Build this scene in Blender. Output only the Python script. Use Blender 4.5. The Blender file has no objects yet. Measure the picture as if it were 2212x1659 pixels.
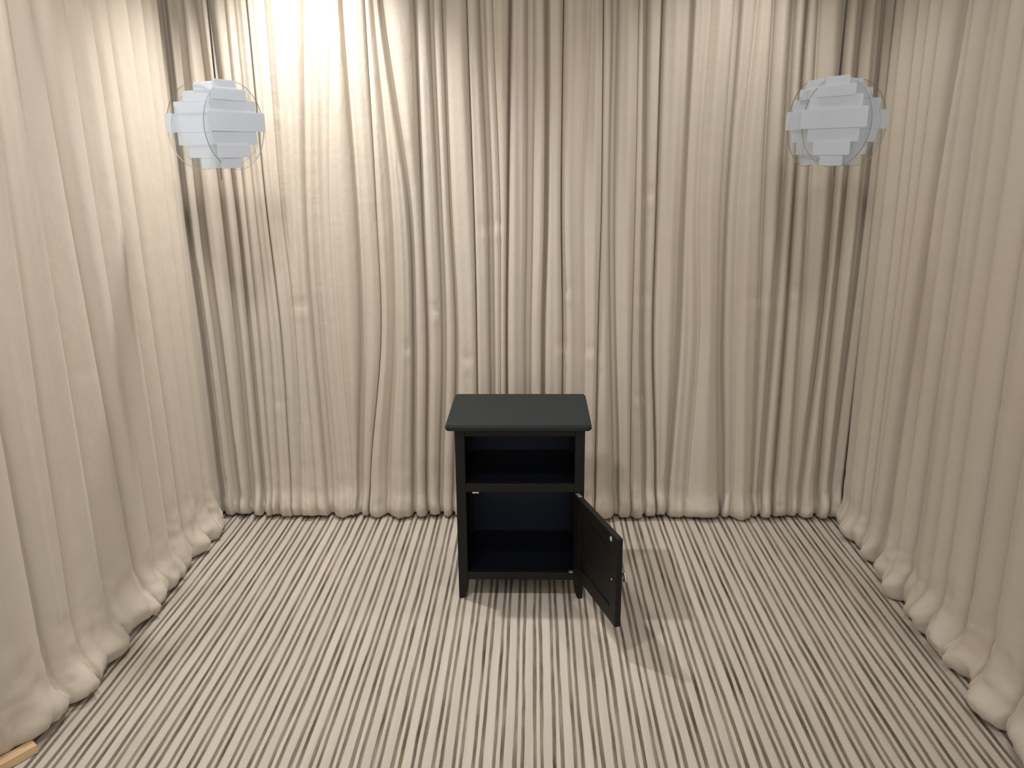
import bpy, bmesh, math, random
import numpy as np
from mathutils import Vector, Matrix, noise
C = bpy.context.scene.collection
PI = math.pi

# ------------------------------------------------------------------ camera
scene = bpy.context.scene
def make_camera():
    psi, p, r = map(math.radians, (1.617, 15.72, 0.5))
    f = Vector((-math.sin(psi)*math.cos(p), math.cos(psi)*math.cos(p), -math.sin(p)))
    R0 = Vector((math.cos(psi), math.sin(psi), 0)); U0 = R0.cross(f)
    R = R0*math.cos(r) - U0*math.sin(r); U = U0*math.cos(r) + R0*math.sin(r)
    cd = bpy.data.cameras.new('camera'); co = bpy.data.objects.new('camera', cd); C.objects.link(co)
    m = Matrix((R, U, -f)).transposed().to_4x4(); m.translation = (0, 0, 1.49)
    co.matrix_world = m
    cd.sensor_width = 36; cd.lens = 1774/2212*36; cd.clip_start = 0.02
    scene.camera = co
make_camera()

# ------------------------------------------------------------------ light
scene.view_settings.view_transform = 'Standard'
scene.view_settings.look = 'None'
scene.view_settings.gamma = 1
scene.view_settings.use_curve_mapping = False
scene.view_settings.exposure = 0.08
scene.cycles.transparent_max_bounces = 48   # several clear plates stand one behind the other
w = bpy.data.worlds.new('world'); scene.world = w; w.use_nodes = True
w.node_tree.nodes['Background'].inputs[0].default_value = (1.0, 0.97, 0.94, 1)
w.node_tree.nodes['Background'].inputs[1].default_value = 0.86

def spot(name, loc, target, power, angle, blend, size, col=(1, 0.93, 0.83)):
    l = bpy.data.lights.new(name, 'SPOT'); o = bpy.data.objects.new(name, l); C.objects.link(o)
    o.location = loc
    o.rotation_euler = (Vector(target)-Vector(loc)).to_track_quat('-Z', 'Y').to_euler()
    l.energy = power; l.spot_size = math.radians(angle); l.spot_blend = blend
    l.shadow_soft_size = size; l.color = col
    return o
DOWN = [(-0.80, 2.86, 92, (-0.80, 2.88, 0), 104), (0.72, 2.82, 24, (0.72, 2.84, 0), 105),
        (-0.62, 1.45, 62, (-0.85, 2.9, 0.6), 115), (0.66, 1.45, 25, (0.80, 2.9, 0.5), 115)]
for i, (x, y, pw, t, an) in enumerate(DOWN):
    spot('downlight_lamp', (x, y, 2.455), t, pw, an, 0.9, 0.04 if y > 2 else 0.09, (1, 0.982, 0.955))

# ------------------------------------------------------------------ helpers
def link(name, bm, mat, parent=None, smooth=False):
    me = bpy.data.meshes.new(name); bm.normal_update(); bm.to_mesh(me); bm.free()
    o = bpy.data.objects.new(name, me); C.objects.link(o)
    if mat: me.materials.append(mat)
    if smooth:
        for p in me.polygons: p.use_smooth = True
    if parent: o.parent = parent
    return o
def thing(name, label, cat, loc=(0, 0, 0), rz=0, group=None):
    o = bpy.data.objects.new(name, None); C.objects.link(o); o.empty_display_size = 0.05
    o.location = loc; o.rotation_euler = (0, 0, rz); tag(o, label, cat, group); return o
def tag(o, label, cat, group=None):
    o['label'] = label; o['category'] = cat
    if group: o['group'] = group
    return o
def struct(o): o['kind'] = 'structure'; return o
def box(bm, x0, x1, y0, y1, z0, z1, bev=0.0, seg=2):
    b = bmesh.new()
    bmesh.ops.create_cube(b, size=1)
    for v in b.verts:
        v.co = Vector(((x0+x1)/2+v.co.x*(x1-x0), (y0+y1)/2+v.co.y*(y1-y0), (z0+z1)/2+v.co.z*(z1-z0)))
    if bev: bmesh.ops.bevel(b, geom=b.edges[:], offset=bev, segments=seg, affect='EDGES', profile=0.5)
    me = bpy.data.meshes.new('t'); b.to_mesh(me); b.free(); bm.from_mesh(me); bpy.data.meshes.remove(me)
    return bm
def boxo(name, dims, mat, parent=None, bev=0.0015):
    return link(name, box(bmesh.new(), *dims, bev=bev), mat, parent)
def prism(pts, axis, a, b, bev=0):
    """extrude a polygon of 2D pts along axis from a to b"""
    bm = bmesh.new(); vs = []
    for q in (a, b):
        row = []
        for p in pts:
            c = {0: (q, p[0], p[1]), 1: (p[0], q, p[1]), 2: (p[0], p[1], q)}[axis]
            row.append(bm.verts.new(c))
        vs.append(row)
    n = len(pts)
    bm.faces.new(vs[0]); bm.faces.new(vs[1][::-1])
    for i in range(n): bm.faces.new((vs[0][i], vs[1][i], vs[1][(i+1) % n], vs[0][(i+1) % n]))
    bmesh.ops.recalc_face_normals(bm, faces=bm.faces[:])
    if bev:
        es = [e for e in bm.edges if len(e.link_faces) == 2 and e.calc_face_angle() > 0.5]
        bmesh.ops.bevel(bm, geom=es, offset=bev, segments=2, affect='EDGES')
    return bm
def lathe(prof, seg=40, M=None):
    bm = bmesh.new(); rows = []
    for (r, z) in prof:
        if r < 1e-6: rows.append([bm.verts.new((0, 0, z))])
        else: rows.append([bm.verts.new((r*math.cos(2*PI*k/seg), r*math.sin(2*PI*k/seg), z)) for k in range(seg)])
    for a, b in zip(rows[:-1], rows[1:]):
        for k in range(seg):
            k2 = (k+1) % seg
            if len(a) == 1: bm.faces.new((a[0], b[k2], b[k]))
            elif len(b) == 1: bm.faces.new((a[k], a[k2], b[0]))
            else: bm.faces.new((a[k], a[k2], b[k2], b[k]))
    bmesh.ops.recalc_face_normals(bm, faces=bm.faces[:])
    if M is not None: bmesh.ops.transform(bm, matrix=M, verts=bm.verts[:])
    return bm

# ------------------------------------------------------------------ materials
class NT:
    def __init__(s, name):
        s.m = bpy.data.materials.new(name); s.m.use_nodes = True
        s.t = s.m.node_tree; s.b = s.t.nodes['Principled BSDF']; s.out = s.t.nodes['Material Output']
    def n(s, kind, **kw):
        x = s.t.nodes.new(kind)
        for k, v in kw.items(): setattr(x, k, v)
        return x
    def put(s, sock, v):
        if isinstance(v, bpy.types.NodeSocket): s.t.links.new(v, sock)
        else: sock.default_value = v
    def math(s, op, a, b=0.0, c=0.0):
        x = s.n('ShaderNodeMath', operation=op); s.put(x.inputs[0], a); s.put(x.inputs[1], b); s.put(x.inputs[2], c)
        return x.outputs[0]
    def vec(s, x, y, z):
        q = s.n('ShaderNodeCombineXYZ'); s.put(q.inputs[0], x); s.put(q.inputs[1], y); s.put(q.inputs[2], z); return q.outputs[0]
    def noise(s, vec, scale=1.0, detail=2.0, rough=0.5):
        q = s.n('ShaderNodeTexNoise'); s.put(q.inputs['Vector'], vec); q.inputs['Scale'].default_value = scale
        q.inputs['Detail'].default_value = detail; q.inputs['Roughness'].default_value = rough; return q.outputs['Fac']
    def mix(s, f, a, b):
        q = s.n('ShaderNodeMix', data_type='RGBA'); s.put(q.inputs['Factor'], f)
        ins = [i for i in q.inputs if i.type == 'RGBA']; s.put(ins[0], a); s.put(ins[1], b)
        return [o for o in q.outputs if o.type == 'RGBA'][0]
    def ramp(s, v, a, b):
        q = s.n('ShaderNodeMapRange'); q.clamp = True; s.put(q.inputs[0], v); q.inputs[1].default_value = a; q.inputs[2].default_value = b
        return q.outputs[0]
    def xyz(s):
        tc = s.n('ShaderNodeTexCoord'); sp = s.n('ShaderNodeSeparateXYZ'); s.t.links.new(tc.outputs['Object'], sp.inputs[0])
        return tc.outputs['Object'], sp.outputs[0], sp.outputs[1], sp.outputs[2]
    def bump(s, h, strength, dist):
        q = s.n('ShaderNodeBump'); s.put(q.inputs['Height'], h); q.inputs['Strength'].default_value = strength
        q.inputs['Distance'].default_value = dist; s.t.links.new(q.outputs[0], s.b.inputs['Normal'])
def simple(name, col, rough=0.5, metal=0.0, **kw):
    n = NT(name); n.b.inputs['Base Color'].default_value = (*col, 1); n.b.inputs['Roughness'].default_value = rough
    n.b.inputs['Metallic'].default_value = metal
    for k, v in kw.items(): n.b.inputs[k.replace('_', ' ')].default_value = v
    return n.m
def mat_curtain():
    n = NT('curtain_cloth'); o, x, y, z = n.xyz()
    big = n.noise(o, 1.7, 3); col = n.mix(n.ramp(big, .3, .7), (0.62, 0.54, 0.45, 1), (0.605, 0.545, 0.465, 1))
    h = n.math('ADD', x, y)
    weave = n.noise(n.vec(n.math('MULTIPLY', h, 90), 0, n.math('MULTIPLY', z, 420)), 1.0, 2)
    col = n.mix(n.math('MULTIPLY', n.ramp(weave, .35, .7), 0.10), col, (0.42, 0.34, 0.26, 1))
    n.put(n.b.inputs['Base Color'], col); n.b.inputs['Roughness'].default_value = 0.55
    n.b.inputs['Sheen Weight'].default_value = 0.15; n.b.inputs['Sheen Roughness'].default_value = 0.4
    n.b.inputs['Specular IOR Level'].default_value = 0.35
    wr = n.noise(n.vec(n.math('MULTIPLY', h, 14), 0, n.math('MULTIPLY', z, 7)), 1.0, 4, .6)
    n.bump(n.math('ADD', n.math('MULTIPLY', wr, 1.0), n.math('MULTIPLY', weave, .05)), 0.35, 0.012)
    return n.m
def mat_carpet():
    n = NT('striped_carpet'); o, x, y, z = n.xyz()
    wob = n.noise(n.vec(n.math('MULTIPLY', x, 9), n.math('MULTIPLY', y, 1.6), 0), 1.0, 3)
    xx = n.math('ADD', x, n.math('MULTIPLY', n.math('SUBTRACT', wob, .5), .016))
    jit = n.noise(n.vec(n.math('MULTIPLY', x, 300), n.math('MULTIPLY', y, 260), 0), 1.0, 1)
    xx = n.math('ADD', xx, n.math('MULTIPLY', n.math('SUBTRACT', jit, .5), .0022))
    u = n.math('DIVIDE', n.math('SUBTRACT', xx, 0.010), 0.0517)
    fr = n.math('ABSOLUTE', n.math('SUBTRACT', n.math('FRACT', n.math('ADD', u, .5)), .5))
    # distance from the centre of the dark line at 0.18
    wn = n.noise(n.vec(n.math('MULTIPLY', x, 55), n.math('MULTIPLY', y, 2.2), 3.1), 1.0, 3)
    hw = n.math('ADD', 0.040, n.math('MULTIPLY', wn, 0.105))
    d = n.math('SUBTRACT', n.math('ABSOLUTE', n.math('SUBTRACT', fr, 0.185)), hw)
    dark = n.math('SUBTRACT', 1.0, n.ramp(d, -0.02, 0.02))
    # yarn colour of the dark lines drifts along their length
    tone = n.noise(n.vec(n.math('MULTIPLY', x, 48), n.math('MULTIPLY', y, 4.0), 9.0), 1.0, 4, .6)
    hue = n.noise(n.vec(n.math('MULTIPLY', x, 37), n.math('MULTIPLY', y, 1.3), 17.0), 1.0, 2)
    ca = n.mix(n.ramp(tone, .30, .66), (0.075, 0.057, 0.044, 1), (0.31, 0.27, 0.22, 1))
    ca = n.mix(n.math('MULTIPLY', n.ramp(hue, .55, .75), .45), ca, (0.26, 0.20, 0.10, 1))
    ct = n.noise(n.vec(n.math('MULTIPLY', x, 30), n.math('MULTIPLY', y, 1.5), 5.0), 1.0, 3)
    cb = n.mix(n.ramp(ct, .3, .7), (0.53, 0.47, 0.40, 1), (0.61, 0.55, 0.475, 1))
    n.put(n.b.inputs['Base Color'], n.mix(dark, cb, ca))
    n.b.inputs['Roughness'].default_value = 0.95; n.b.inputs['Specular IOR Level'].default_value = 0.1
    rib = n.math('SINE', n.math('MULTIPLY', n.math('ADD', y, n.math('MULTIPLY', jit, .002)), 1500))
    pile = n.noise(n.vec(n.math('MULTIPLY', x, 330), n.math('MULTIPLY', y, 330), 0), 1.0, 2)
    hgt = n.math('ADD', n.math('MULTIPLY', rib, .12), pile)
    hgt = n.math('SUBTRACT', hgt, n.math('MULTIPLY', dark, .8))
    n.bump(hgt, 0.5, 0.003)
    return n.m
def mat_black(name, c0, c1, rough, grain=0.3):
    n = NT(name); o, x, y, z = n.xyz()
    g = n.noise(n.vec(n.math('MULTIPLY', x, 14), n.math('MULTIPLY', y, 90), n.math('MULTIPLY', z, 90)), 1.0, 4, .6)
    n.put(n.b.inputs['Base Color'], n.mix(g, (*c0, 1), (*c1, 1)))
    n.b.inputs['Specular IOR Level'].default_value = .3
    n.put(n.b.inputs['Roughness'], n.math('ADD', rough-.08, n.math('MULTIPLY', g, .16)))
    n.bump(g, grain, 0.0006)
    return n.m
def mat_wood():
    n = NT('pale_wood'); o, x, y, z = n.xyz()
    g = n.noise(n.vec(n.math('MULTIPLY', x, 4), n.math('MULTIPLY', y, 120), n.math('MULTIPLY', z, 120)), 1.0, 4, .6)
    n.put(n.b.inputs['Base Color'], n.mix(n.ramp(g, .3, .7), (0.62, 0.42, 0.23, 1), (0.74, 0.55, 0.33, 1)))
    n.b.inputs['Roughness'].default_value = .5; n.bump(g, .3, .0006); return n.m
def mat_plaster(name, col):
    n = NT(name); o, x, y, z = n.xyz(); g = n.noise(o, 40, 4)
    n.put(n.b.inputs['Base Color'], n.mix(g, (*[c*.95 for c in col], 1), (*col, 1)))
    n.b.inputs['Roughness'].default_value = .9; n.bump(g, .1, .002); return n.m
def mat_clear(name, tint, alpha):
    n = NT(name); t = n.t
    tr = n.n('ShaderNodeBsdfTransparent'); tr.inputs[0].default_value = (*tint, 1)
    gl = n.n('ShaderNodeBsdfGlossy'); gl.inputs['Roughness'].default_value = .08; gl.inputs[0].default_value = (.9, .95, 1, 1)
    fr = n.n('ShaderNodeLayerWeight'); fr.inputs[0].default_value = .5
    f = n.math('ADD', n.math('MULTIPLY', n.math('POWER', fr.outputs['Facing'], 3.0), .35), alpha)
    mx = n.n('ShaderNodeMixShader'); t.links.new(f, mx.inputs[0]); t.links.new(tr.outputs[0], mx.inputs[1]); t.links.new(gl.outputs[0], mx.inputs[2])
    t.links.new(mx.outputs[0], n.out.inputs[0]); return n.m
def mat_opal():
    n = NT('opal_plastic'); t = n.t
    n.b.inputs['Base Color'].default_value = (.84, .90, 1.0, 1); n.b.inputs['Roughness'].default_value = .35
    tl = n.n('ShaderNodeBsdfTranslucent'); tl.inputs[0].default_value = (.86, .93, 1, 1)
    tr = n.n('ShaderNodeBsdfTransparent')
    m1 = n.n('ShaderNodeMixShader'); m1.inputs[0].default_value = .30; t.links.new(n.b.outputs[0], m1.inputs[1]); t.links.new(tl.outputs[0], m1.inputs[2])
    m2 = n.n('ShaderNodeMixShader'); m2.inputs[0].default_value = .12; t.links.new(m1.outputs[0], m2.inputs[1]); t.links.new(tr.outputs[0], m2.inputs[2])
    t.links.new(m2.outputs[0], n.out.inputs[0]); return n.m

M = dict(curtain=mat_curtain(), carpet=mat_carpet(),
         black=mat_black('black_lacquer', (0.0035, 0.0033, 0.003), (0.008, 0.007, 0.006), .50),
         blacktop_sheen=mat_black('black_lacquer_teal_sheen', (0.008, 0.014, 0.016), (0.014, 0.021, 0.022), .55),  # teal room light reflected in the top, put into its colour
         backing=mat_black('black_board_blue_lit', (0.012, 0.018, 0.036), (0.018, 0.026, 0.048), .30, .1),  # black back panel with the bluish light inside painted into its colour
         boards=mat_black('black_shelf_blue_lit', (0.003, 0.004, 0.007), (0.005, 0.007, 0.012), .25, .1),  # black boards, the same bluish light painted in more faintly
         wood=mat_wood(), wall=mat_plaster('wall_plaster', (.55, .48, .40)), ceil=mat_plaster('ceiling_plaster', (.75, .72, .68)),
         steel=simple('nickel', (.80, .78, .73), .38, 0.9), clear=mat_clear('clear_acrylic', (.95, .962, .957), .03),
         rim=simple('acrylic_edge_darkened', (.30, .33, .33), .3), opal=mat_opal(), cord=simple('grey_cord', (.10, .10, .11), .5),  # rim grey: inner-reflection darkness of the clear edges, put into colour
         white=simple('white_enamel', (.8, .8, .78), .4))

# ------------------------------------------------------------------ room shell
XL, XR, YB, YF, ZC = -1.47, 1.40, 3.34, 0.7, 2.5
struct(boxo('floor', (-4, 4, -4, YB+.1, -.05, 0), M['carpet'], bev=0))
struct(boxo('wall_back', (XL-.1, XR+.1, YB, YB+.1, 0, ZC), M['wall'], bev=0))
struct(boxo('wall_left', (XL-.1, XL, YF, YB, 0, ZC), M['wall'], bev=0))
struct(boxo('wall_right', (XR, XR+.1, YF, YB, 0, ZC), M['wall'], bev=0))
struct(boxo('ceiling', (XL-.1, XR+.1, YF, YB+.1, ZC, ZC+.1), M['ceil'], bev=0))

# ------------------------------------------------------------------ curtains
ZT = 2.40
BACK = [
 ([-1.283, -1.286, -1.272, -1.265], 0.021, 0.45, 0),
 ([-1.216, -1.203, -1.197, -1.202], 0.021, 0.05, 0.6),
 ([-1.169, -1.149, -1.145, -1.148], 0.016, 0.0, 0.8),
 ([-1.117, -1.112, -1.108, -1.114], 0.0, 0.55, 0.1),
 ([-1.082, -1.075, -1.067, -1.085], 0.0, 0.55, 0.1),
 ([-1.033, -1.027, -1.013, -1.026], 0.0, 0.3, 0.9),
 ([-0.973, -0.975, -0.961, -0.989], 0.005, 0.55, 0.1),
 ([-0.889, -0.917, -0.928, -0.929], 0.0, 0.75, 0),
 ([-0.829, -0.867, -0.872, -0.864], 0.024, 0.15, 0.5),
 ([-0.736, -0.779, -0.783, -0.771], 0.009, 0.55, 0.1),
 ([-0.689, -0.677, -0.687, -0.734], 0.021, 0.0, 0.8),
 ([-0.609, -0.604, -0.611, -0.691], 0.0, -9, 1),
 ([-0.574, -0.544, -0.554, -0.615], 0.012, 0.40, 0.2),
 ([-0.548, -0.479, -0.479, -0.505], 0.014, 0.0, 0.8),
 ([-0.427, -0.428, -0.427, -0.452], 0.009, 0.0, 0.9),
 ([-0.372, -0.362, -0.361, -0.392], 0.017, 0.1, 0.6),
 ([-0.327, -0.321, -0.31, -0.338], 0.01, 0.1, 0.8),
 ([-0.24, -0.23, -0.229, -0.232], 0.0, 0.2, 1),
 ([-0.187, -0.169, -0.168, -0.17], 0.019, 0.1, 0.6),
 ([-0.147, -0.132, -0.135, -0.137], 0.0, 0.6, 0.3),
 ([-0.085, -0.101, -0.11, -0.111], 0.007, 0.1, 0.9),
 ([-0.012, -0.017, -0.026, -0.028], 0.024, 0.35, 0.5),
 ([0.046, 0.047, 0.036, 0.038], 0.012, 0.1, 0.8),
 ([0.106, 0.103, 0.113, 0.111], 0.0, -9, 1),
 ([0.195, 0.185, 0.197, 0.195], 0.007, 0.6, 0.1),
 ([0.248, 0.255, 0.253, 0.252], 0.0, 0.25, 0.9),
 ([0.29, 0.293, 0.311, 0.337], 0.021, 0.3, 0.6),
 ([0.375, 0.383, 0.386, 0.398], 0.0, 0.4, 0.8),
 ([0.401, 0.416, 0.426, 0.457], 0.012, 0.15, 0.8),
 ([0.459, 0.464, 0.469, 0.505], 0.005, 0.1, 0.9),
 ([0.563, 0.563, 0.569, 0.556], 0.01, 0.2, 0.7),
 ([0.628, 0.618, 0.647, 0.633], 0.005, 0.6, 0.1),
 ([0.716, 0.71, 0.726, 0.767], 0.021, -9, 0.9),
 ([0.793, 0.771, 0.788, 0.823], 0.007, 0.6, 0.1),
 ([0.853, 0.866, 0.886, 0.904], 0.007, 0.35, 0.5),
 ([0.923, 0.935, 0.937, 0.938], 0.016, 0.15, 0.7),
 ([0.971, 0.982, 0.989, 0.991], 0.012, 0.05, 0.8),
 ([1.015, 1.035, 1.052, 1.064], 0.009, 0.4, 0.4),
 ([1.11, 1.127, 1.124, 1.106], 0.014, 0.15, 0.6),
 ([1.165, 1.17, 1.168, 1.172], 0.016, 0.1, 0.6),
 ([1.241, 1.247, 1.24, 1.229], 0.007, 0.4, 0.5)]
ZK = [1.966, 1.322, .786, .157]
CREASES = [(-.17, 1.20, .03, .012), (-.02, 1.80, .02, .008), (.435, 1.32, .02, .014), (.11, .74, .02, .012), (.42, .52, .02, .012),
           (-.50, .73, .02, .010), (-.39, .88, .02, .010), (-.27, .68, .02, .012), (.88, .92, .05, .008), (1.01, .95, .02, .010),
           (-.92, .90, .03, .009), (-.95, 1.64, .02, .006), (.22, .72, .02, .012), (.42, .93, .03, .009), (.13, .96, .02, .010),
           (-.15, 1.22, .02, .008), (-1.05, .5, .02, .008), (1.06, 1.38, .02, .008)]

def interp_u(us, z):
    zk = ZK[::-1]; uk = us[::-1]
    # smooth (cubic hermite) through the four stations, straight beyond them
    n = len(zk); m = []
    for i in range(n):
        if i == 0: m.append((uk[1]-uk[0])/(zk[1]-zk[0])*.6)
        elif i == n-1: m.append((uk[-1]-uk[-2])/(zk[-1]-zk[-2])*.8)
        else: m.append((uk[i+1]-uk[i-1])/(zk[i+1]-zk[i-1]))
    if z <= zk[0]: return uk[0]+m[0]*(z-zk[0])
    if z >= zk[-1]: return uk[-1]+m[-1]*(z-zk[-1])
    for i in range(n-1):
        if z <= zk[i+1]:
            h = zk[i+1]-zk[i]; t = (z-zk[i])/h; t2 = t*t; t3 = t2*t
            return (2*t3-3*t2+1)*uk[i]+(t3-2*t2+t)*h*m[i]+(-2*t3+3*t2)*uk[i+1]+(t3-t2)*h*m[i+1]

def zrows():
    rows = []; z = ZT
    while z > .30: rows.append(z); z -= .022
    while z > .035: rows.append(z); z -= .0095
    return rows
NS = 16
def curtain(name, valleys, D, mapf, seed, label, hem=.03, puddle=.012, creases=(), merge=.25, drawn=()):
    """cloth hung in folds: u runs along the wall, depth comes out of it, z is the height"""
    rnd = random.Random(seed); rows = zrows(); K = len(valleys)-1
    top = [D*rnd.uniform(.82, 1.12) for _ in range(K)]
    skew = [rnd.uniform(-.12, .12) for _ in range(K)]
    rip = [(rnd.uniform(0, 6.28), rnd.uniform(1.3, 2.3), rnd.uniform(.4, 1.0)) for _ in range(K)]
    hemf = [rnd.uniform(.4, 1.35) for _ in range(K)]
    hems = [rnd.uniform(-.012, .022) for _ in range(K)]
    off = Vector((seed*3.7, seed*1.3, 0))
    bm = bmesh.new(); grid = []
    def build_row(z, tuck=0.0, zz=None):
        pts = []
        U = [interp_u(v[0], z) for v in valleys]
        low = math.exp(-max(z-.03, 0)/.09)
        for k in range(K):
            a, b = valleys[k], valleys[k+1]
            ua = U[k]+a[1]/2 if k else U[k]+a[1]; ub = U[k+1]-b[1]/2 if k < K-1 else U[k+1]
            if ub-ua < .012: mid = (ua+ub)/2; ua = mid-.006; ub = mid+.006
            la = max(a[2], 0.05)*D; lb = max(b[2], 0.05)*D
            wd = ub-ua; tk = top[k]*min(1, .55+.45*wd/.06)
            tk = max(tk, max(la, lb)+.008)
            if k == 0 and a[1] > 0:
                for e in (0, .5): pts.append(mapf(U[0]+a[1]*e, la, max(z if zz is None else zz, .0025)))
            for i in range(NS+1):
                th = PI*i/NS; t = (1-math.cos(th))/2
                sh = a[3] if t < .5 else b[3]
                s_soft = math.sin(PI*t)**1.0 if sh < .3 else math.sin(PI*t)**.75
                s = sh*math.sin(th)**.62 + (1-sh)*s_soft
                base = la+(lb-la)*(3*t*t-2*t*t*t)
                d = base+(tk-base)*s
                u = ua+wd*(t + skew[k]*math.sin(PI*t)*.5)
                # folds lean over their neighbours where the edge is crisp
                bul = min(.004, wd*.08)
                u += (-bul*a[3]*math.sin(2*PI*t) if t < .5 else -bul*b[3]*math.sin(2*PI*t))*1.0
                ph, fq, am = rip[k]
                if wd > .045: d += .006*am*math.sin(ph+fq*2*PI*t+z*1.1)*math.sin(PI*t)*min(1, wd/.07)
                rr = (d-base)/max(tk-base, 1e-4)
                hh = hemf[k]*(.75+.5*noise.noise(Vector((u*5, seed, 3))))
                mg = merge*math.exp(-max(z-.02, 0)/.075); d += mg*(tk-d)
                p = Vector((u*7, z*1.4, 0))+off
                d += .003*noise.noise(p)+.0016*noise.noise(Vector((u*34, z*.7, 8)))*math.sin(PI*t); u += .002*noise.noise(p*1.3+Vector((9, 4, 2)))
                q = Vector((u*16, z*13, 5))+off
                d += puddle*low*noise.noise(q)*1.4+puddle*.9*low*(.35-abs(noise.noise(q*1.6+Vector((3, 1, 7)))))
                for (pu, ps, pa) in drawn: d = max(.01, d-pa*math.exp(-((u-pu)/ps)**2-max(z-.03, 0)/.10))
                # the hem balloons and rests on the carpet
                g = math.exp(-((z-.05)/.055)**2)*(1-sum(math.exp(-((u-pu)/ps)**2) for pu, ps, pa in drawn))
                d += hem*g*(hh*(0.25+.75*max(rr, 0))*(1-merge*.6)+merge*(.5+1.1*noise.noise(Vector((u*3.3, z*4, 2))+off)))
                u += .010*low*noise.noise(Vector((u*9, z*9, 11))+off)
                for (cu, cz, su, am2) in creases:
                    if abs(u-cu) < su*2.5 and abs(z-cz) < .09:
                        e = math.exp(-((u-cu)/su)**2-((z-cz - .3*(abs(u-cu)))/.022)**2)
                        d += .75*am2*e*(-(z-cz)/.015)
                dd = d-tuck*(.35+.65*max(rr, 0))
                zv = (z if zz is None else zz)
                if zv < .3: zv = zv + hems[k]*math.sin(PI*t)*math.exp(-zv/.1)*.6 + .012*(1-max(min(rr,1), 0))*math.exp(-zv/.03)*(1 if a[2] < .3 else .4)
                pts.append(mapf(u, max(dd, .002), max(zv, .0025)))
        return pts
    for z in rows: grid.append(build_row(z))
    zl = rows[-1]
    for f, zz in ((.006, .026), (.014, .015), (.026, .008), (.042, .004)): grid.append(build_row(zl, f, zz))
    vr = [[bm.verts.new(p) for p in r] for r in grid]
    for r0, r1 in zip(vr[:-1], vr[1:]):
        for i in range(len(r0)-1):
            bm.faces.new((r0[i], r1[i], r1[i+1], r0[i+1]))
    bmesh.ops.remove_doubles(bm, verts=bm.verts[:], dist=1e-5)
    o = link(name, bm, M['curtain'], smooth=True)
    tag(o, label, 'curtain', 'beige curtains round the booth')
    return o

YBK = 3.235
backmap = lambda u, d, z: (u, YBK-d, z)
splits = [i for i, v in enumerate(BACK) if v[2] == -9]
first = ([-1.43, -1.43, -1.43, -1.43], 0, .05, .3)
first2 = ([-1.345, -1.345, -1.335, -1.33], .01, .2, .3)
last = ([1.30, 1.30, 1.295, 1.285], 0, .05, .3)
full = [first, first2]+BACK+[last]
cuts = [0]+[s+2 for s in splits]+[len(full)-1]
blabels = ['beige curtain on back wall behind the left hanging lamp, reaching the left corner',
           'beige back curtain between the left lamp and the black bedside cabinet, ending behind its top',
           'beige back curtain rising just right of the black cabinet, behind its open door',
           'beige curtain on back wall behind the right hanging lamp, reaching the right corner']
for j in range(4):
    seg = full[cuts[j]:cuts[j+1]+1]
    curtain('curtain', seg, .062, backmap, 11+j, blabels[j], hem=.030, puddle=.011, creases=CREASES)

def sv(t, w=.01, lv=.2, sh=.5):
    a, b, c = t    # along-wall place at heights 2, 1 and 0
    f = lambda z: c+(b-c)*z if z < 1 else b+(a-b)*(z-1)
    return ([f(z) for z in ZK], w, lv, sh)
LEFT = [sv((.90, .92, .93), .0, .1, .5), sv((1.05, 1.03, 1.04), .01, .3, .4), sv((1.22, 1.20, 1.22), .01, .3, .4), sv((1.40, 1.37, 1.36), .01, .25, .5), sv((1.60, 1.58, 1.56), .01, .4, .3),
        sv((1.78, 1.74, 1.72), .01, .4, .3), sv((1.93, 1.93, 1.93), .015, .2, .5), sv((2.12, 2.09, 2.04), .008, .45, .3), sv((2.21, 2.22, 2.25), .012, .3, .4),
        sv((2.342, 2.391, 2.44), .01, .2, .6), sv((2.487, 2.505, 2.540), .008, .4, .3), sv((2.631, 2.661, 2.692), .01, .3, .4),
        sv((2.733, 2.775, 2.80), .006, .4, .4), sv((2.876, 2.89, 2.90), .008, .4, .4), sv((2.975, 2.99, 3.00), .006, .35, .6), sv((3.09, 3.09, 3.09), .0, .1, .9)]
RIGHTA = [sv((2.64, 2.68, 2.71), .085, .0, .8), sv((2.82, 2.83, 2.86), .006, .45, .3), sv((2.90, 2.885, 2.90), .008, .35, .4), sv((2.97, 2.95, 2.96), .01, .3, .4), sv((3.05, 3.05, 3.05), 0, .2, .4), sv((3.14, 3.14, 3.14), 0, .0, .6)]
RIGHTB = [sv((.90, .92, .93), .0, .1, .5), sv((1.08, 1.05, 1.04), .01, .3, .4), sv((1.25, 1.22, 1.22), .01, .3, .4), sv((1.42, 1.40, 1.40), .01, .2, .5),
          sv((1.60, 1.57, 1.55), .01, .4, .3), sv((1.76, 1.74, 1.70), .01, .3, .5), sv((1.92, 1.89, 1.86), .01, .3, .5), sv((2.076, 2.058, 2.04), .012, .2, .6), sv((2.235, 2.20, 2.18), .008, .35, .4), sv((2.33, 2.31, 2.30), .008, .5, .3),
          sv((2.412, 2.401, 2.389), .006, .35, .5), sv((2.50, 2.51, 2.52), .012, .15, .7), sv((2.603, 2.60, 2.60), .008, .4, .4), sv((2.64, 2.68, 2.71), 0, .0, .9)]
curtain('curtain', LEFT, .075, lambda u, d, z: (-1.375+d, u, z), 31, 'broad beige curtain along the left side wall, hem spilling onto the carpet', merge=.75, hem=.040, puddle=.030, drawn=((1.66, .10, .075),),
        creases=[(2.3, .86, .04, .003), (2.95, 1.1, .03, .003), (2.1, 1.75, .05, .003), (2.7, 1.5, .04, .002)])
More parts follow.
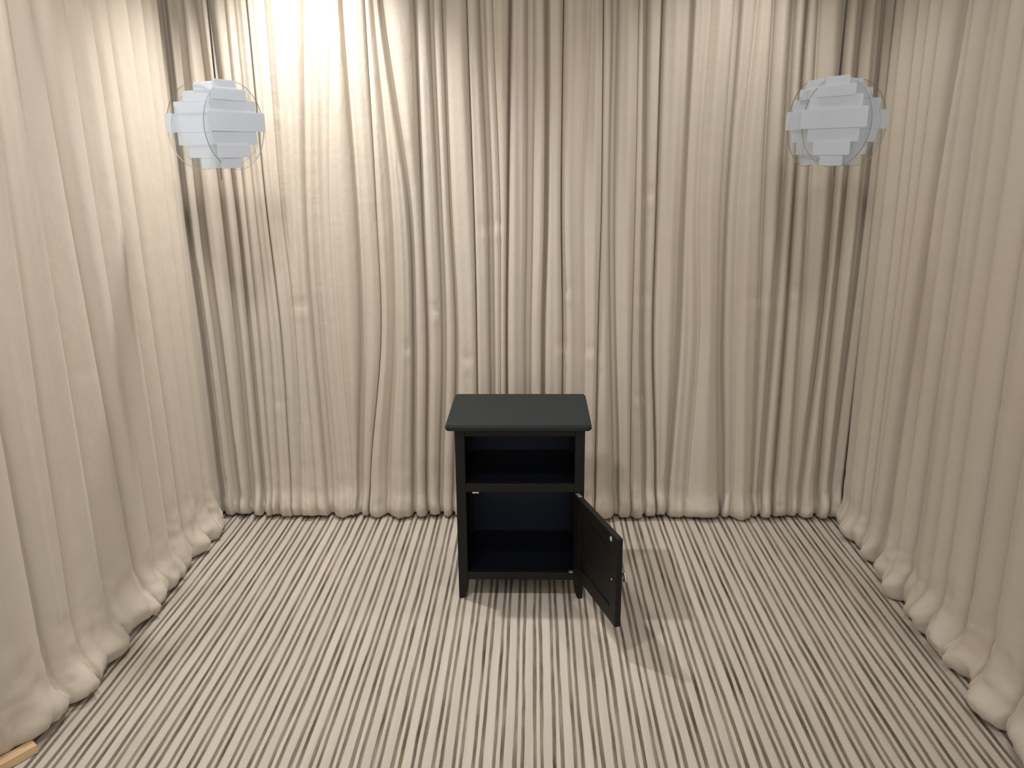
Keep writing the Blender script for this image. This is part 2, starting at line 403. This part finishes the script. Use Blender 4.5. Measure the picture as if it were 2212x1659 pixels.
curtain('curtain', RIGHTA, .070, lambda u, d, z: (1.315-d, u, z), 32, 'narrow beige curtain on the right side wall, in the far right corner', merge=.5, hem=.035, puddle=.018,
        creases=[(2.88, .95, .03, .003)])
curtain('curtain', RIGHTB, .078, lambda u, d, z: (1.325-d, u, z), 33, 'broad beige curtain on the right side wall, nearest the viewer, bunched at the hem', merge=.75, hem=.050, puddle=.034,
        creases=[(2.55, .95, .04, .003), (2.15, .8, .04, .004), (2.5, 1.4, .04, .002)])
# curtain rails up at the ceiling
def rail(p, q, label):
    v = Vector(q)-Vector(p); L = v.length
    bm = box(bmesh.new(), 0, L, -.012, .012, -.015, .015, bev=.003)
    o = link('curtain_rail', bm, M['white']); o.location = p; o.rotation_euler = (0, 0, math.atan2(v.y, v.x))
    tag(o, label, 'curtain rail', 'curtain rails')
rail((-1.34, 3.20, ZT+.02), (1.28, 3.20, ZT+.02), 'white rail carrying the curtains of the back wall')
rail((-1.34, .9, ZT+.02), (-1.34, 3.17, ZT+.02), 'white rail carrying the curtain of the left wall')
rail((1.285, .9, ZT+.02), (1.285, 3.17, ZT+.02), 'white rail carrying the curtains of the right wall')

# ------------------------------------------------------------------ ceiling downlights
for i, (x, y, pw, t, an) in enumerate(DOWN):
    d = thing('downlight', ('round white recessed ceiling downlight above the back curtain, %s side' % ('left' if x < 0 else 'right')) if y > 2 else
              ('round white recessed ceiling downlight above the open floor, %s side' % ('left' if x < 0 else 'right')), 'downlight', (x, y, 2.5), 0, 'ceiling downlights')
    link('trim_ring', lathe([(.036, -.004), (.038, -.012), (.050, -.010), (.055, 0), (.036, 0), (.036, -.004)], 32), M['white'], d, True)

# ------------------------------------------------------------------ cabinet
def leg_pts(x_out, x_in, z_top):
    s = 1 if x_in > x_out else -1
    return [(x_out, z_top), (x_out, 0), (x_in-s*.014, 0), (x_in-s*.003, .032), (x_in, .055), (x_in, z_top)]
cab = thing('bedside_cabinet', 'black wooden bedside cabinet with open shelf and open door, on striped carpet', 'cabinet', (0, 0, 0))
X0, X1, Y0, Y1, ZB = -.262, .166, 2.545, 2.885, .617
pw_ = .032
bk = M['black']
for (xo, xi) in ((X0, X0+pw_), (X1, X1-pw_)):
    for (ya, yb) in ((Y0, Y0+.032), (Y1-.032, Y1)):
        link('leg', prism(leg_pts(xo, xi, ZB), 1, ya, yb, .0012), bk, cab)
boxo('side_panel', (X0+.004, X0+.018, Y0+.031, Y1-.031, .075, ZB-.001), bk, cab)
boxo('side_panel', (X1-.018, X1-.004, Y0+.031, Y1-.031, .075, ZB-.001), bk, cab)
boxo('top_rail', (X0+pw_, X1-pw_, Y0+.002, Y0+.022, .594, ZB), bk, cab)
boxo('middle_rail', (X0+pw_, X1-pw_, Y0+.001, Y0+.022, .397, .427), bk, cab)
boxo('bottom_rail', (X0+pw_, X1-pw_, Y0+.001, Y0+.022, .071, .099), bk, cab)
boxo('shelf', (X0+.018, X1-.018, Y0+.022, Y1-.012, .409, .425), M['boards'], cab)
boxo('bottom_board', (X0+.018, X1-.018, Y0+.022, Y1-.012, .082, .098), M['boards'], cab)
bmb = bmesh.new()     # backing in two boards
zz = [.075, .417, ZB-.002]
for a, b in zip(zz[:-1], zz[1:]): box(bmb, X0+.019, X1-.019, Y1-.010, Y1-.002, a+.0008, b-.0008, bev=.0015)
box(bmb, X0+.019, X1-.019, Y1-.003, Y1-.001, .076, ZB-.003)
link('back_panel', bmb, M['backing'], cab)
# top board with rounded front corners
def rrect(x0, x1, y0, y1, r, n=6):
    pts = []
    for cx, cy, a0 in ((x1-r, y1-r, 0), (x0+r, y1-r, 90), (x0+r, y0+r, 180), (x1-r, y0+r, 270)):
        for k in range(n+1):
            a = math.radians(a0+90*k/n); pts.append((cx+r*math.cos(a), cy+r*math.sin(a)))
    return pts
tb = prism(rrect(-.292, .187, 2.529, 2.902, .014), 2, ZB, .636)
es = [e for e in tb.edges if e.calc_face_angle(0) > 1.0]
bmesh.ops.bevel(tb, geom=es, offset=.0045, segments=3, affect='EDGES')
link('top', tb, M['blacktop_sheen'], cab)
# magnetic catch under the middle rail, hinge cup low on the right
ct = boxo('catch', (-.208, -.186, Y0+.000, Y0+.020, .3925, .3968), M['steel'], cab, .0008); ct['label'] = 'small pale metal door catch'
hg = boxo('hinge_plate', (.118, .132, Y0+.001, Y0+.014, .0985, .1015), M['steel'], cab, .0008); hg['label'] = 'small metal pivot hinge plate'
# door: local x from hinge to free edge, local y thickness (0 = inner face side), z up
dl, dt, dh = .352, .019, .292
hinge = Vector((.1335, 2.538, .102)); end = Vector((.243, 2.203, .102))
dirv = (end-hinge); ang = math.atan2(dirv.y, dirv.x)
def dm():
    bm = bmesh.new()
    fr = .046
    box(bm, 0, dl, 0, dt, 0, fr, bev=.0015)
    box(bm, 0, dl, 0, dt, dh-fr, dh, bev=.0015)
    box(bm, 0, fr, 0, dt, fr-.001, dh-fr+.001, bev=.0012)
    box(bm, dl-fr, dl, 0, dt, fr-.001, dh-fr+.001, bev=.0012)
    box(bm, fr-.004, dl-fr+.004, .0055, dt-.0055, fr-.004, dh-fr+.004)
    return bm
# inner face looks towards -x of the room: local +y is the outer face
door = link('door', dm(), bk, cab)
door.location = hinge; door.rotation_euler = (0, 0, ang)
kn = lathe([(.0, 0), (.0085, 0), (.0085, .0022), (.0045, .004), (.0042, .013), (.0075, .016), (.0145, .0175), (.0160, .0205), (.0150, .0245), (.0075, .0262), (0, .0268)], 36,
           Matrix.Translation((dl-.032, dt, dh*.5)) @ Matrix.Rotation(-PI/2, 4, 'X'))
knob = link('door_knob', kn, M['steel'], door, True); knob['label'] = 'round brushed metal knob'
link('knob_screw', lathe([(0, 0), (.0038, 0), (.0034, .0012), (0, .0018)], 20, Matrix.Translation((dl-.032, 0, dh*.5)) @ Matrix.Rotation(PI/2, 4, 'X')), M['steel'], door, True)
sp = link('strike_plate', lathe([(0, 0), (.0085, 0), (.0085, .0012), (.0075, .0016), (.003, .0016), (.003, .003), (0, .0033)], 28,
     Matrix.Translation((dl-.045, 0, dh-.018)) @ Matrix.Rotation(PI/2, 4, 'X')), M['steel'], door, True); sp['label'] = 'small round metal strike plate'
hp = link('hinge', box(bmesh.new(), .002, .030, .003, .016, dh-.0004, dh+.0022, bev=.0006), M['steel'], door)

# ------------------------------------------------------------------ hanging lamps
RAD = .134
TIERS = [(.105, .131, .046), (.0745, .1065, .075), (.040, .076, .103), (-.016, .0415, .1285), (-.0555, -.0145, .100), (-.094, -.054, .072), (-.125, -.0925, .045)]
def strip_bm(hw, z0, z1, yo):
    n = 14; pts = []
    r = .005
    pr = rrect(-hw, hw, z0, z1, r, 3)
    bm = prism(pr, 1, yo-.0006, yo+.0006)
    # cut across so that the strip can bow gently
    for k in range(1, n):
        x = -hw+2*hw*k/n
        bmesh.ops.bisect_plane(bm, geom=bm.verts[:]+bm.edges[:]+bm.faces[:], plane_co=(x, 0, 0), plane_no=(1, 0, 0))
    for v in bm.verts: v.co.y -= .005*(v.co.x/RAD)**2
    return bm
def lamp(loc, discs, label):
    t = thing('pendant_lamp', label, 'lamp', loc, 0, 'pendant lamps of white stepped plates')
    cz = ZC-loc[2]
    bm = bmesh.new()
    bmesh.ops.create_cone(bm, cap_ends=True, segments=12, radius1=.0028, radius2=.0028, depth=cz-.10, matrix=Matrix.Translation((0, .03, (cz+.10)/2)))
    link('cord', bm, M['cord'], t, True)
    link('lamp_holder', lathe([(0, .06), (.012, .06), (.018, .068), (.018, .105), (.010, .115), (.004, .128), (0, .128)], 24, Matrix.Translation((0, .03, 0))), M['white'], t, True)
    link('ceiling_rose', lathe([(0, cz-.03), (.02, cz-.028), (.045, cz-.006), (.047, cz), (0, cz)], 28, Matrix.Translation((0, .03, 0))), M['white'], t, True)
    link('cord_end', lathe([(0, -.16), (.0014, -.16), (.0014, -.125), (0, -.125)], 8), M['cord'], t)
    turn = math.radians(20 if loc[0] < 0 else -18)
    for (ax, ay, deg, kk) in discs:
        scl = 1.0
        cx, cy = ax*math.cos(turn)-ay*math.sin(turn), ax*math.sin(turn)+ay*math.cos(turn)
        Mx = Matrix.Translation((cx, cy, 0)) @ Matrix.Rotation(math.radians(deg), 4, 'Z') @ Matrix.Scale(scl, 4)
        n = 72; ring = [(RAD*math.cos(2*PI*k/n), RAD*.97*math.sin(2*PI*k/n)) for k in range(n)]
        b = prism(ring, 1, -.001, .001); bmesh.ops.transform(b, matrix=Mx, verts=b.verts[:])
        dsc = link('shade_disc', b, M['clear'], t); dsc['label'] = 'clear round plastic disc'
        b = bmesh.new(); a = []
        for k in range(n):
            c, s = math.cos(2*PI*k/n), math.sin(2*PI*k/n)
            a.append([b.verts.new(((RAD+q)*c, yy, (RAD+q)*.97*s)) for q, yy in ((.0001, -.0012), (.0008, -.0012), (.0008, .0012), (.0001, .0012))])
        for k in range(n):
            for j in range(4): b.faces.new((a[k][j], a[k][(j+1) % 4], a[(k+1) % n][(j+1) % 4], a[(k+1) % n][j]))
        bmesh.ops.recalc_face_normals(b, faces=b.faces[:]); bmesh.ops.transform(b, matrix=Mx, verts=b.verts[:])
        link('disc_rim', b, M['rim'], dsc, True)
        if kk is None: continue
        for j, (z0, z1, hw) in enumerate(TIERS):
            b = strip_bm(hw, z0, z1, -.004-.0022*(j % 2)); bmesh.ops.translate(b, vec=(kk*(.1285-hw), 0, 0), verts=b.verts[:]); bmesh.ops.transform(b, matrix=Mx, verts=b.verts[:])
            link('shade_strip', b, M['opal'], dsc)
    return t
lamp((-.969, 2.60, 1.577), [(.055, 0, 49+20, -.42), (-.055, .085, -45+20, .60), (0, .14, 20, None)], 'pendant lamp of clear discs and white stepped strips, in the brighter left corner')
lamp((.911, 2.60, 1.570), [(-.010, 0, -45-18, 0), (.051, .125, 45-18, -.42), (-.085, .145, -60-18, .3), (-.010, .15, -18, None)], 'pendant lamp of clear discs and white stepped strips, hanging in the right corner')

# ------------------------------------------------------------------ batten on the floor
bt = thing('wooden_batten', 'pale wooden batten lying on the carpet under the left curtain hem', 'batten', (-1.302, 1.775, 0), math.radians(236))
boxo('strip', (0, .17, -.018, .001, .001, .022), M['wood'], bt, .002)
boxo('strip', (0.004, .17, .001, .020, .001, .026), M['wood'], bt, .002)
